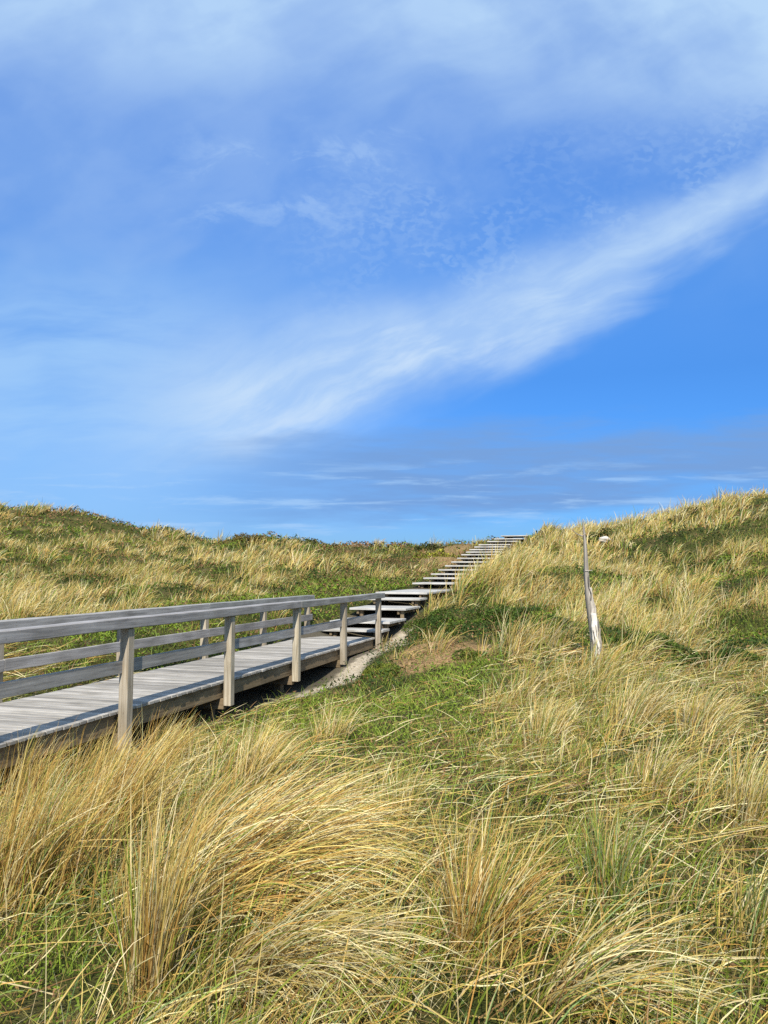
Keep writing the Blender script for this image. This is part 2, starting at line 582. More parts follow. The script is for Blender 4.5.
for sgn in (1, -1):
    t = HALF * sgn
    dip = .065 if sgn < 0 else 0.0
    rl = bpy.data.objects.new('railing', None); COL.objects.link(rl); rl.parent = bw
    for s in post_s:
        b = MB()
        lean = rng.normal(0, .006)
        zb = DECK_Z - .345 if s < 9.2 else DECK_Z - .45
        zb += rng.normal(0, .01)
        if s in (0.0,):
            zb -= .12
        b.board(W(s, t, zb), W(s + lean, t + rng.normal(0, .003), DECK_Z + .895 - dip), .112, .112, D, None, .006)
        b.build('post', M_POST, rl, BO)
    b = MB()
    cuts = [S0 - .05, -2 * GAP - .02, 2 * GAP + .02, 4 * GAP + .27]
    for a0, a1 in zip(cuts[:-1], cuts[1:]):
        z = DECK_Z + .953 - dip + rng.normal(0, .001)
        b.board(W(a0 + .002, t, z), W(a1 - .002, t, z + rng.normal(0, .003)), .165, .115, N, None, .008, .002)
    b.build('handrail', M_RAIL, rl, BO)
    b = MB()
    cuts = [S0 - .05, -GAP, GAP, 4 * GAP + .06] if sgn > 0 else [S0 - .05, -2 * GAP, .02, 2 * GAP, 4 * GAP + .1]
    for a0, a1 in zip(cuts[:-1], cuts[1:]):
        set_in = .034 if sgn > 0 else .075
        z = DECK_Z + (.49 if sgn > 0 else .455) - dip * .35 + rng.normal(0, .004)
        b.board(W(a0 + .002, t - set_in * sgn, z), W(a1 - .002, t - set_in * sgn, z + rng.normal(0, .005)), .038, .14, N, None, .005, .002)
    b.build('mid_rail', M_RAIL, rl, BO)

# ------------------------------------------------------------------ stairs
sw = empty('stairway', FS.W(s_of(17.8), 0, EYE - 1.75), 'long grey timber stairway climbing the dune in shallow open steps', 'stairs')
SO = np.array(sw.location)
ext = STEPS + [(45.6, 2.1)]
for k, (dz, h) in enumerate(STEPS):
    s0 = s_of(dz); s1 = s_of(ext[k + 1][0])
    dep = (s1 - s0) + .06
    if k == len(STEPS) - 1:
        dep = 2.4
    if k == 4:
        dep = 3.4
    z = EYE + h
    n = max(2, round(dep / .15))
    wb = dep / n
    st_ = MB()
    off = rng.normal(0, .012)
    for i in range(n):
        g = rng.uniform(.86, 1.1) if i else 1.12
        st_.board(FS.W(s0 + wb * (i + .5), -.765 + off + rng.normal(0, .004), z - .0275), FS.W(s0 + wb * (i + .5), .765 + off, z - .0275), wb - .010, .055, FS.D, (g, g, g * .98), .005)
    tr = st_.build('tread', M_STEP, sw, SO)
    for t in (-.55, .55):
        b = MB()
        b.board(FS.W(s0 + .06, t, z - .108), FS.W(s0 + dep - .05, t, z - .108), .06, .10, FS.N)
        o = b.build('bearer', M_BEAM, tr, SO)
        for q in range(2 if dep > 1.5 else 1):
            sp = s0 + .16 + q * (dep - .35)
            zg = float(height(*FS.W(sp, t, 0)[:2])) - .25
            b = MB()
            b.board(FS.W(sp, t + .085, zg), FS.W(sp, t + .085, z - .062), .09, .09, FS.D)
            b.build('support_leg', M_BEAM, tr, SO)


# ------------------------------------------------------------------ grass blades
WIND = np.array([0.97, 0.12])


def blades(base, az, L, th0, th1, wid, col0, col1, seg, curl=None, kink=.09):
    """ribbons: base (n,3), lean azimuth, length, start and end angle from vertical, width; colours at foot and tip"""
    n = len(base)
    tt = np.linspace(0, 1, seg + 1)
    th = th0[:, None] + (th1 - th0)[:, None] * tt[None, :] ** 1.3
    if kink and seg > 3:
        kk = rng.random(n) < kink
        kp = rng.uniform(.3, .85, n)
        th = th + (kk * rng.uniform(.4, 1.3, n))[:, None] * (tt[None, :] > kp[:, None])
    a = az[:, None] + (0 if curl is None else curl[:, None] * tt[None, :])
    step = L[:, None] / seg
    dx = np.sin(th) * np.cos(a) * step
    dy = np.sin(th) * np.sin(a) * step
    dz = np.cos(th) * step
    P = np.zeros((n, seg + 1, 3))
    P[:, 1:, 0] = np.cumsum((dx[:, :-1] + dx[:, 1:]) / 2, 1)
    P[:, 1:, 1] = np.cumsum((dy[:, :-1] + dy[:, 1:]) / 2, 1)
    P[:, 1:, 2] = np.cumsum((dz[:, :-1] + dz[:, 1:]) / 2, 1)
    P += base[:, None, :]
    tw = rng.uniform(0, math.pi, n)
    # width direction: across the lean, turned about the blade
    ac = np.stack([-np.sin(a), np.cos(a), np.zeros_like(a)], -1)
    tang = np.stack([np.sin(th) * np.cos(a), np.sin(th) * np.sin(a), np.cos(th)], -1)
    nor = np.cross(tang, ac)
    wd = ac * np.cos(tw)[:, None, None] + nor * np.sin(tw)[:, None, None]
    prof = (1 - tt ** 2.2) * .92 + .08
    hw = wid[:, None] * prof[None, :] * .5
    A = P - wd * hw[..., None]
    B = P + wd * hw[..., None]
    V = np.stack([A, B], 2).reshape(n, -1, 3)
    k = np.arange(seg)
    q = np.stack([2 * k, 2 * k + 1, 2 * k + 3, 2 * k + 2], -1)
    Q = (np.arange(n) * (seg + 1) * 2)[:, None, None] + q[None]
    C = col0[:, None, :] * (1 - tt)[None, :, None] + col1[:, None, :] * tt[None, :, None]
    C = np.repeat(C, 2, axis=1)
    return V.reshape(-1, 3), Q.reshape(-1, 4), C.reshape(-1, 3)


class Acc:
    def __init__(self):
        self.V, self.Q, self.C, self.n = [], [], [], 0

    def add(self, vqc):
        v, q, c = vqc
        self.V.append(v); self.Q.append(q + self.n); self.C.append(c)
        self.n += len(v)

    def build(self, name, material, origin=None, **props):
        V = np.concatenate(self.V)
        if origin is not None:
            V = V - np.asarray(origin)
        me = np_mesh(name, V, np.concatenate(self.Q), np.concatenate(self.C), material)
        o = link(name, me, None, **props)
        if origin is not None:
            o.location = tuple(origin)
        return o


STRAW = np.array([.62, .465, .135])
PALE = np.array([.78, .67, .35])
AMBER = np.array([.50, .29, .065])
GREEN = np.array([.21, .27, .035])
BLUEG = np.array([.20, .29, .10])
BROWN = np.array([.25, .15, .06])
MOSS = np.array([.145, .205, .018])
DARK = np.array([.040, .070, .012])


def mixcol(n, weights):
    """one pigment per blade drawn from a palette with weights (n,k) or (k,)"""
    pal = np.stack([STRAW, PALE, AMBER, GREEN, BLUEG, BROWN])
    w = np.broadcast_to(np.asarray(weights, float), (n, 6))
    cum = np.cumsum(w / w.sum(1, keepdims=True), 1)
    pick = (rng.random(n)[:, None] > cum).sum(1).clip(0, 5)
    c = pal[pick]
    return c * rng.uniform(.75, 1.2, (n, 1)) * rng.uniform(.94, 1.06, (n, 3)), pick


def tufts(acc, cx, cy, nb, L, rad, wid, seg, straw, spread=1.0, wind=.75, hue=None, turn=0.0, flat=0.0):
    """blades of many tussocks at once; arrays per tussock"""
    rep = np.repeat(np.arange(len(cx)), nb)
    n = len(rep)
    if n == 0:
        return
    r = np.sqrt(rng.random(n)) * rad[rep]
    ph = rng.uniform(0, 2 * math.pi, n)
    bx, by = cx[rep] + r * np.cos(ph), cy[rep] + r * np.sin(ph)
    bz = height(bx, by) - .02
    gust = (fbm(bx / 4, by / 4, 77, 2) - .5) * 2.2
    wa = math.atan2(WIND[1], WIND[0]) + gust + turn
    wv = np.stack([np.cos(wa), np.sin(wa)], -1) * wind
    rv = np.stack([np.cos(ph), np.sin(ph)], -1) * (r / np.maximum(rad[rep], .01))[:, None] * .8 + rng.normal(0, .35, (n, 2))
    dv = wv + rv * spread
    az = np.arctan2(dv[:, 1], dv[:, 0])
    mag = np.clip(np.hypot(dv[:, 0], dv[:, 1]), 0, 1.7)
    th0 = .05 + .22 * mag * rng.uniform(.4, 1.3, n)
    th1 = th0 + mag * rng.uniform(.35, 1.25, n)
    th0 = th0 + flat * rng.uniform(.3, 1.4, n)
    th1 = th1 + flat * rng.uniform(.6, 1.6, n)
    fl = rng.random(n) < .06
    th1 = np.where(fl, th1 + .8, th1)
    LL = L[rep] * rng.uniform(.5, 1.15, n)
    p = straw[rep]
    wts = np.stack([.16 + .42 * p, .05 + .26 * p, .06 + .10 * p, .46 * (1 - p) + .14, .12 * (1 - p) + .04, .06 + 0 * p], -1)
    if hue is not None:
        wts = np.broadcast_to(np.asarray(hue, float), (n, 6))
    c1, pk = mixcol(n, wts)
    tone = rng.uniform(.8, 1.15, len(cx))[rep][:, None]
    c1 = c1 * tone
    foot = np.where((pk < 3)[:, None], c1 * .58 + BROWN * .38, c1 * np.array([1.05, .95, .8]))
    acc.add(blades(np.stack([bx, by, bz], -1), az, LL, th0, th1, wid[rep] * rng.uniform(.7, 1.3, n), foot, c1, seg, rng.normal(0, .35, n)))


def scatter(z0, z1, dens, margin=1.6, slope=.60):
    """random ground positions in a fan in front of the camera position"""
    wmax = slope * z1 + margin
    n = int(dens * (z1 - z0) * 2 * wmax)
    x = rng.uniform(-wmax, wmax, n); y = rng.uniform(z0, z1, n)
    keep = np.abs(x) < slope * y + margin
    return x[keep], y[keep]


def clear_of_walk(x, y, L, m):
    """marram kept off the boardwalk and stairs"""
    s, t = m['s'], m['t']
    up = (s > 9) & (s < 39)
    lim_r = np.where(s > 13, 1.0, np.where(s > 9.3, .95, 1.15))
    # wind leans blades to the right: those on the left side may hang over, so keep them a little further off
    return (t > lim_r) | (t < -1.25 - L * .25) | (s > 40)


ACC = Acc()
# near
for (z0, z1, dens, seg, w0, nbs, Ls) in [(1.0, 5.0, 17, 7, .0056, .72, 1.0), (5.0, 10.0, 13, 5, .0068, .70, .95), (10.0, 18.0, 9, 4, .011, .55, .9),
                                         (18.0, 30.0, 5.0, 3, .019, .42, .95), (30.0, 48.0, 2.8, 3, .030, .34, 1.0), (48.0, 75.0, 1.4, 2, .046, .28, 1.1)]:
    x, y = scatter(z0, z1, dens)
    m = masks(x, y)
    p = m['straw']
    L = (.15 + .50 * p + .15 * (m['t'] > .8) * (m['t'] < 2.2) * (m['s'] > 13) * (m['s'] < 24) - .12 * (m['t'] > .8) * (m['t'] < 2.0) * (m['s'] > 27) * (m['s'] < 40)) * rng.uniform(.7, 1.25, len(x)) * Ls
    L = L * (1 - .35 * m['gf'])
    ok = clear_of_walk(x, y, L, m) & (rng.random(len(x)) > .62 * m['gf']) & (rng.random(len(x)) > np.maximum(m['bare'], m['peat'] * .95) * .97) & (rng.random(len(x)) > m['heath'] * .85)
    x, y, p, L = x[ok], y[ok], p[ok], L[ok]
    big = .55 + .95 * fbm(x / 4.3, y / 4.3, 68, 2)
    L = L * np.where(y > 9, big, 1)
    nb = (nbs * (6 + 74 * p ** 1.3) * rng.uniform(.5, 1.4, len(x))).astype(int)
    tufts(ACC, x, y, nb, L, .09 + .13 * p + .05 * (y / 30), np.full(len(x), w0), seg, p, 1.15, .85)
    print('grass', z0, len(x), nb.sum())

# short fine turf blades between the tussocks
for z0, z1, dens, w0 in [(1.2, 5, 900, .0032), (5, 10, 420, .0050), (10, 18, 170, .009), (18, 30, 60, .017), (30, 50, 20, .030)]:
    x, y = scatter(z0, z1, dens)
    m = masks(x, y)
    dn = .25 + .75 * sstep(.40, .60, fbm(x / .7, y / .7, 95, 3))
    ok = (np.abs(m['t']) > np.where(m['s'] > 9.8, .86, 1.0)) & (rng.random(len(x)) < dn) & (rng.random(len(x)) > m['bare'] * .95) & (rng.random(len(x)) > m['heath'] * .8)
    x, y = x[ok], y[ok]
    n = len(x)
    yl = np.clip(sstep(.42, .64, fbm(x / 1.3, y / 1.3, 97, 2)) + np.where(y < 9, .26, -.25) - .8 * m['viv'][ok] + .35 * (m['straw'][ok] - .4), 0, 1)[:, None]
    c1 = (GREEN * (np.where(y < 12, 1.0, .72) + .35 * m['viv'][ok])[:, None] * (1 - yl) + np.array([.42, .36, .075]) * yl) * rng.uniform(.6, 1.3, (n, 1)) * rng.uniform(.92, 1.08, (n, 3))
    br = rng.random(n) < .14
    c1 = np.where(br[:, None], BROWN * 1.3, c1)
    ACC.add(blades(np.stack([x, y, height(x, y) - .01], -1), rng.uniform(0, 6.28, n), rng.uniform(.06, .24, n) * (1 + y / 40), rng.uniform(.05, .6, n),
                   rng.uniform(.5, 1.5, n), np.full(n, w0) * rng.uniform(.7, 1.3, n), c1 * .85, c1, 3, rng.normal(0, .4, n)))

# dead stalks and litter lying between the tussocks
x, y = scatter(1.2, 12, 170)
m = masks(x, y)
ok = (np.abs(m['t']) > .95) & (rng.random(len(x)) > m['bare'] * .8) & (rng.random(len(x)) > m['gf'] * .8)
x, y = x[ok], y[ok]
n = len(x)
c1, _ = mixcol(n, [.3, .3, .12, .04, .02, .3])
ACC.add(blades(np.stack([x, y, height(x, y) + rng.uniform(.01, .12, n)], -1), rng.normal(.1, 1.1, n), rng.uniform(.2, .6, n),
               rng.uniform(1.1, 1.5, n), rng.uniform(1.3, 1.75, n), np.full(n, .0035) * (1 + y / 8), c1 * .9, c1, 4, rng.normal(0, .6, n)))
ACC.build('dune_grass', M_GRASS, kind='stuff', label='wind-bent straw and green marram grass covering the dunes', category='grass')


# ------------------------------------------------------------------ low green cover (moss, crowberry, creeping willow)
def leaves(x, y, z, size, col, up=.5):
    """small leaf quads"""
    n = len(x)
    nrm = rng.normal(0, 1, (n, 3)); nrm[:, 2] = np.abs(nrm[:, 2]) + up
    nrm /= np.linalg.norm(nrm, axis=1, keepdims=True)
    a = np.cross(nrm, rng.normal(0, 1, (n, 3))); a /= np.linalg.norm(a, axis=1, keepdims=True)
    b = np.cross(nrm, a)
    c = np.stack([x, y, z], -1)
    l, w = size[:, None], size[:, None] * .38
    V = np.stack([c - a * l, c - b * w, c + a * l, c + b * w], 1).reshape(-1, 3)
    Q = np.arange(4 * n).reshape(n, 4)
    return V, Q, np.repeat(col, 4, axis=0)


COV = Acc()
for z0, z1, dens, sz in [(1.0, 6, 1500, .013), (6, 12, 700, .020), (12, 22, 340, .034), (22, 40, 140, .055), (40, 65, 36, .10)]:
    x, y = scatter(z0, z1, dens)
    m = masks(x, y)
    dn = np.clip(.15 + .55 * sstep(.36, .6, fbm(x / .9, y / .9, 81, 3)) + m['viv'] * .5 + .5 * (1 - m['straw']) + .4 * m['heath'], 0, 1)
    ok = (np.abs(m['t']) > np.where(m['s'] > 9.8, .80, .95)) & (rng.random(len(x)) < dn) & (rng.random(len(x)) > m['bare'] * .96)
    x, y = x[ok], y[ok]
    n = len(x)
    hh = fbm(x / .45, y / .45, 83, 2) * (.10 + .006 * y + .10 * (1 - m['straw'][ok]) + .10 * m['heath'][ok]) * rng.random(n) ** .6
    g = sstep(.40, .66, fbm(x / 1.7, y / 1.7, 85, 2) + .22 * m['viv'][ok] + .05 * (y < 10) - .14 * m['heath'][ok])[:, None]
    col = DARK * (1 - g) + MOSS * g
    br = rng.random(n) < .08 + .16 * (fbm(x / 2.3, y / 2.3, 88, 2) > .56)
    br |= rng.random(n) < .8 * m['brown'][ok] + .10 * (y < 12) * (1 - m['gf'][ok])
    col = np.where(br[:, None], np.array([.23, .125, .055]), col) * rng.uniform(.6, 1.35, (n, 1))
    COV.add(leaves(x, y, height(x, y) + hh, sz * rng.uniform(.6, 1.3, n), col))
    print('cover', z0, n)
COV.build('heath_cover', M_LEAF, kind='stuff', label='low green moss and heath growing between the grass tussocks', category='ground cover')

# ------------------------------------------------------------------ single tussocks in the foreground
def tussock(px, py, nb, L, rad, wid, hue, label, wind=.8, spread=1.0, turn=0.0, flat=0.0, name='grass_tussock', seg=9):
    p = hit(px, py)
    k = 7
    a = rng.uniform(0, 2 * math.pi, k); r = rad * .55 * np.sqrt(rng.random(k)); r[0] = 0
    acc = Acc()
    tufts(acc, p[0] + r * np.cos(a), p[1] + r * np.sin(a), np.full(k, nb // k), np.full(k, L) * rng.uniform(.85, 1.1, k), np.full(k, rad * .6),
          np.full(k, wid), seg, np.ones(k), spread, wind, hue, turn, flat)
    return acc.build(name, M_GRASS, origin=p, label=label, category='grass tussock', group='grass tussocks in the foreground')


#                                straw pale amber green bluegreen brown
tussock(205, 900, 2000, 1.05, .46, .0056, (.40, .28, .20, .04, .02, .06), 'large straw tussock at lower left with long blades combed over to the right', 1.5, .7, -.12, .42)
tussock(262, 985, 700, .85, .30, .0054, (.36, .46, .08, .04, .02, .04), 'flattened pale tussock whose blades fan out along the bottom edge', 1.5, .8, -.55, .45)
tussock(30, 900, 700, .80, .26, .0042, (.42, .12, .30, .08, .02, .06), 'upright amber tussock at the left edge of the photo', .5, .5)
tussock(112, 850, 900, .78, .28, .0050, (.40, .14, .32, .06, .02, .06), 'dense amber tussock left of the large combed tussock, in front of the boardwalk', .75, .55)
tussock(150, 1000, 240, .80, .13, .0054, (.50, .22, .18, .06, .02, .02), 'thin upright straw tuft rooted at the foot of the large combed tussock', .15, .35)
tussock(612, 912, 240, .58, .15, .0056, (.16, .14, .04, .36, .34, .02), 'bright green upright tussock at lower right', .05, .7)
tussock(470, 960, 420, .60, .16, .0056, (.32, .12, .34, .16, .02, .04), 'amber and green tussock at bottom centre leaning to the right', .5, .8, 0, .1)
tussock(560, 1010, 260, .62, .15, .0056, (.42, .34, .08, .12, .02, .02), 'low pale tussock arching to the right along the bottom edge', 1.3, .7, -.2, .4)
tussock(745, 830, 380, .60, .20, .0052, (.45, .33, .08, .10, .02, .02), 'pale straw tussock at the right edge of the photo', .7, .8)
tussock(752, 950, 240, .45, .16, .0056, (.34, .24, .04, .26, .10, .02), 'loose green and straw tussock in the lower right corner', .8, .9)
tussock(655, 800, 330, .50, .20, .0052, (.42, .36, .06, .12, .02, .02), 'sparse pale tussock between the green tussock and the right edge', .8, .9)
tussock(545, 745, 480, .55, .26, .0066, (.42, .36, .06, .12, .02, .02), 'pale straw tussock below the bare brown patch', .8, .8)
tussock(625, 735, 480, .58, .26, .0066, (.42, .36, .08, .10, .02, .02), 'pale straw tussock in front of the weathered stake', .8, .8)
tussock(705, 740, 480, .58, .26, .0066, (.42, .38, .06, .10, .02, .02), 'bleached straw tussock right of the one in front of the stake', .9, .8)
tussock(395, 815, 260, .42, .18, .0050, (.34, .22, .06, .32, .04, .02), 'small green and straw tuft on the mossy ground in the centre', .5, .9)
tussock(330, 745, 260, .46, .20, .0062, (.42, .28, .10, .16, .02, .02), 'small straw tuft at the right of the mossy slope below the sandy strip', .6, .8)
tussock(28, 800, 420, .62, .30, .0054, (.44, .22, .22, .06, .02, .04), 'straw tussock growing up against the side of the boardwalk at the left edge', .7, .6)
tussock(95, 785, 420, .55, .28, .0054, (.42, .26, .20, .06, .02, .04), 'straw tussock under the boardwalk edge just left of the nearest post', .7, .6)
tussock(165, 772, 420, .62, .24, .0056, (.45, .24, .20, .06, .02, .03), 'straw tussock leaning against the foot of the nearest boardwalk post', .75, .7)
tussock(255, 790, 420, .62, .24, .0054, (.46, .26, .16, .06, .02, .03), 'straw tussock between the combed tussock and the boardwalk', .8, .7)


# ------------------------------------------------------------------ low dark shrubs
def shrub(px, py, rx, ry, h, n, size, label, dark=0.0, tone=(.036, .068, .011), name='heath_shrub', group=None):
    p = hit(px, py)
    k = max(4, int(rx * ry * 14))
    mx, my = rng.uniform(-1, 1, k), rng.uniform(-1, 1, k)
    keep = mx ** 2 + my ** 2 < 1
    mx, my = np.append(mx[keep], 0), np.append(my[keep], 0)
    i = rng.integers(0, len(mx), n)
    rr = .42
    q = rng.normal(0, 1, (n, 3)); q /= np.linalg.norm(q, axis=1, keepdims=True)
    q[:, 2] = np.abs(q[:, 2])
    rad = rng.uniform(.55, 1.05, n) ** .5
    lump = rng.uniform(.6, 1.15, len(mx))[i]
    x = p[0] + rx * (mx[i] * .85 + q[:, 0] * rr * rad)
    y = p[1] + ry * (my[i] * .85 + q[:, 1] * rr * rad)
    edge = 1 - .55 * (mx[i] ** 2 + my[i] ** 2)
    z = height(x, y) + h * q[:, 2] * rad * lump * edge
    g = rng.uniform(.8, 1.35, len(mx))[i][:, None]
    yel = rng.uniform(0, 1, len(mx))[i][:, None]
    c = np.array(tone) * g * (1 + yel * np.array([.9, .5, .1])) * rng.uniform(.6, 1.4, (n, 1))
    br = rng.random(n) < .07
    c = np.where(br[:, None], np.array([.17, .11, .05]), c)
    V, Q, C = leaves(x, y, z, size * rng.uniform(.6, 1.3, n), c, .35)
    me = np_mesh(name, V - p, Q, C, M_LEAF)
    o = link(name, me, None, label=label, category='shrub')
    o.location = tuple(p)
    if group:
        o['group'] = group
    return o


GH = 'dark green shrubs around the bare patch'
shrub(488, 630, 1.2, 1.0, .50, 15000, .030, 'dark green heath mat right above the bare brown patch', group=GH)
shrub(538, 632, .8, .8, .38, 8000, .030, 'dark green heath mat at the right end of the bare brown patch', group=GH)
shrub(430, 630, .85, 1.2, .42, 11000, .028, 'dark green heath mat between the stairway foot and the bare brown patch', group=GH)
shrub(385, 672, .45, 1.1, .18, 5000, .025, 'narrow olive green heath mat along the edge of the sandy strip', tone=(.075, .105, .018), group=GH)
shrub(468, 658, .35, .3, .14, 1200, .024, 'small green cushion in the middle of the bare brown patch', tone=(.085, .12, .022), group=GH)
shrub(655, 656, .9, .6, .36, 7000, .026, 'dark green shrub right of the weathered stake', group=GH)
shrub(735, 668, 1.0, .6, .34, 8000, .026, 'dark green shrub at the right edge of the photo, level with the stake foot', group=GH)
GC = 'dark shrubs on the dune crests'
shrub(183, 524, 2.2, 1.2, .55, 1600, .10, 'dark shrub on the top of the left dune', tone=(.035, .05, .012), group=GC)
shrub(245, 537, 1.2, 1.0, .5, 1200, .08, 'small rounded shrub standing on the crest beside the pale sand scar', tone=(.085, .075, .025), group=GC)
shrub(322, 541, 1.4, 1.0, .42, 1200, .08, 'small rounded shrub on the crest between the sand scar and the stairway top', tone=(.085, .075, .025), group=GC)
shrub(605, 541, 1.0, .8, .55, 1500, .07, 'dark shrub on the crest just right of the stake tip', tone=(.035, .05, .012), group=GC)
shrub(690, 516, 1.1, .8, .35, 1200, .07, 'dark shrub on the skyline at upper right', tone=(.035, .05, .012), group=GC)
shrub(440, 556, 1.2, 1.0, .35, 1500, .07, 'yellow green shrub left of the upper stairway', tone=(.13, .15, .02), group=GC)
shrub(428, 549, .9, .8, .45, 1000, .07, 'dark shrub on the brown slope left of the upper stairway', tone=(.035, .045, .012), group=GC)


# ------------------------------------------------------------------ weathered stake
def stake():
    p = hit(597, 662)
    d = p[1]
    base = np.array(at(597.5, 668, d)); base[2] = p[2] - .15
    top = np.array(at(582, 519, d))
    root = empty('weathered_stake', p, 'tall weathered grey wooden stake, split and leaning left, in the right slope', 'wooden stake')
    P0 = np.array(p)
    ax = top - base; Ln = np.linalg.norm(ax)
    # height fraction, radius, sideways offset
    prof = [(0, .068, 0), (.08, .070, 0), (.2, .068, .004), (.33, .064, .004), (.352, .056, -.008), (.45, .054, -.012), (.53, .050, -.010),
            (.55, .040, -.016), (.66, .034, -.014), (.74, .030, -.008), (.80, .026, -.004), (.86, .022, 0), (.93, .015, .004), (.975, .010, .006), (1.0, .003, .004)]
    V, Fq, U, C = [], [], [], []
    m = 12
    ph = rng.uniform(0, 6, 3)
    for (f, r, o) in prof:
        for i in range(m + 1):
            a = 2 * math.pi * i / m
            rr = 1.12 * r * (1 + .16 * math.sin(2 * a + ph[0] + 3 * f) + .12 * math.sin(3 * a + ph[1] - 5 * f) + .07 * math.sin(5 * a + ph[2] + 17 * f))
            c = base + ax * f + np.array([o + .012 * math.sin(9 * f), .01 * math.sin(7 * f + 1), 0])
            V.append(tuple(c + np.array([math.cos(a) * rr, math.sin(a) * rr * .8, 0]) - P0))
    for k in range(len(prof) - 1):
        for i in range(m):
            Fq.append([k * (m + 1) + i, k * (m + 1) + i + 1, (k + 1) * (m + 1) + i + 1, (k + 1) * (m + 1) + i])
            f0, f1 = prof[k][0] * Ln, prof[k + 1][0] * Ln
            U += [(f0, i / m * .5), (f0, (i + 1) / m * .5), (f1, (i + 1) / m * .5), (f1, i / m * .5)]
    me = bpy.data.meshes.new('trunk')
    me.from_pydata(V, [], Fq)
    me.uv_layers.new(name='UVMap').data.foreach_set('uv', np.array(U, np.float32).ravel())
    a_ = me.color_attributes.new('Col', 'FLOAT_COLOR', 'POINT')
    c4 = np.ones((len(V), 4), np.float32); c4[:, :3] = (1.0, .96, .90)
    a_.data.foreach_set('color', c4.ravel())
    me.materials.append(M_STAKE)
    me.polygons.foreach_set('use_smooth', np.ones(len(Fq), bool))
    link('trunk', me, root)

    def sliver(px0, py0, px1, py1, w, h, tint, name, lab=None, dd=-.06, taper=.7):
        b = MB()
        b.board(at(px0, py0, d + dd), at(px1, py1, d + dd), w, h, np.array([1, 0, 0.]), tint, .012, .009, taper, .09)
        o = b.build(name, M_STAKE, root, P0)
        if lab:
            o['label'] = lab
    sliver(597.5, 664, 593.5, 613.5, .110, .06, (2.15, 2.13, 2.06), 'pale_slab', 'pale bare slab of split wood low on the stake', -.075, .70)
    sliver(598.0, 655, 595.5, 625, .012, .02, (.28, .26, .23), 'dark_crack', None, -.108, .5)
    sliver(595.0, 648, 593.0, 630, .010, .02, (.35, .32, .28), 'dark_crack', None, -.108, .5)
    sliver(591.0, 600, 588.5, 575, .012, .02, (.40, .36, .31), 'dark_crack', None, -.072, .5)
    sliver(602.0, 655, 598.0, 618, .020, .03, (1.5, 1.45, 1.35), 'splinter', None, -.085, .3)
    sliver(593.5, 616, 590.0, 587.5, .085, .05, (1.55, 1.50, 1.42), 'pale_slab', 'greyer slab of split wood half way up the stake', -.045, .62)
    sliver(601.5, 664, 600.0, 628, .045, .06, (1.2, 1.12, 1.0), 'splinter', None, -.05, .35)
    sliver(594.0, 660, 592.5, 640, .03, .05, (.75, .68, .6), 'splinter', None, -.085, .4)
    sliver(583.2, 536.5, 571.5, 529.0, .020, .02, (1.1, 1.0, .9), 'side_twig', None, -.01, .4)
    sliver(583.0, 535.5, 586.5, 533.0, .016, .016, (1.1, 1.0, .9), 'side_twig', None, -.01, .4)
    sliver(585.2, 571, 592.2, 570.2, .012, .012, (1.9, 1.85, 1.75), 'wire_end', None, -.05, .6)


stake()

# pale stone on the right crest
p = hit(604, 546)
import bmesh
bm = bmesh.new()
bmesh.ops.create_icosphere(bm, subdivisions=3, radius=1)
for v_ in bm.verts:
    c_ = v_.co
    k_ = 1 + .18 * math.sin(3.1 * c_.x + 1.7 * c_.y) + .12 * math.sin(5 * c_.z + 2 * c_.x)
    v_.co = (c_.x * .24 * k_, c_.y * .18 * k_, c_.z * .15 * k_ + .26)
me = bpy.data.meshes.new('stone'); bm.to_mesh(me); bm.free()
m_, nt_, b_ = mat('pale_stone')
nz_ = nd(nt_, 'ShaderNodeTexNoise'); nz_.inputs['Scale'].default_value = 6; nz_.inputs['Detail'].default_value = 6
tc_ = nd(nt_, 'ShaderNodeTexCoord'); nt_.links.new(tc_.outputs['Object'], nz_.inputs['Vector'])
nt_.links.new(ramp(nt_, nz_.outputs[0], [(.3, (.38, .33, .27)), (.7, (.60, .55, .48))]), b_.inputs['Base Color'])
b_.inputs['Roughness'].default_value = .9
me.materials.append(m_)
o = link('stone', me, None, label='small pale stone in the grass on the right crest beside the stake', category='stone')
o.location = tuple(p)

# ------------------------------------------------------------------ light, sky
SUN_AZ = R(182)       # clockwise from +Y: behind the camera, a touch to its left
SUN_EL = R(43)
to_sun = Vector((math.sin(SUN_AZ) * math.cos(SUN_EL), math.cos(SUN_AZ) * math.cos(SUN_EL), math.sin(SUN_EL)))
sd = bpy.data.lights.new('sun', 'SUN')
sd.energy = 4.0
sd.angle = R(.53)
sd.color = (1.0, .95, .86)
so = bpy.data.objects.new('sun', sd)
COL.objects.link(so)
so.rotation_euler = (-to_sun).to_track_quat('-Z', 'Y').to_euler()
so.location = (0, -5, 30)

world = bpy.data.worlds.new('World')
scene.world = world
world.use_nodes = True
nt = world.node_tree
bg = nt.nodes['Background']
sky = nd(nt, 'ShaderNodeTexSky', sky_type='NISHITA')
sky.sun_disc = False
sky.sun_elevation = SUN_EL
sky.sun_rotation = SUN_AZ
sky.air_density = 1.0
sky.dust_density = .3
sky.ozone_density = 2.0
STRENGTH = .1
EXPOSURE = .72
bg.inputs['Strength'].default_value = STRENGTH
KD = 1 / (STRENGTH * 2 ** EXPOSURE)


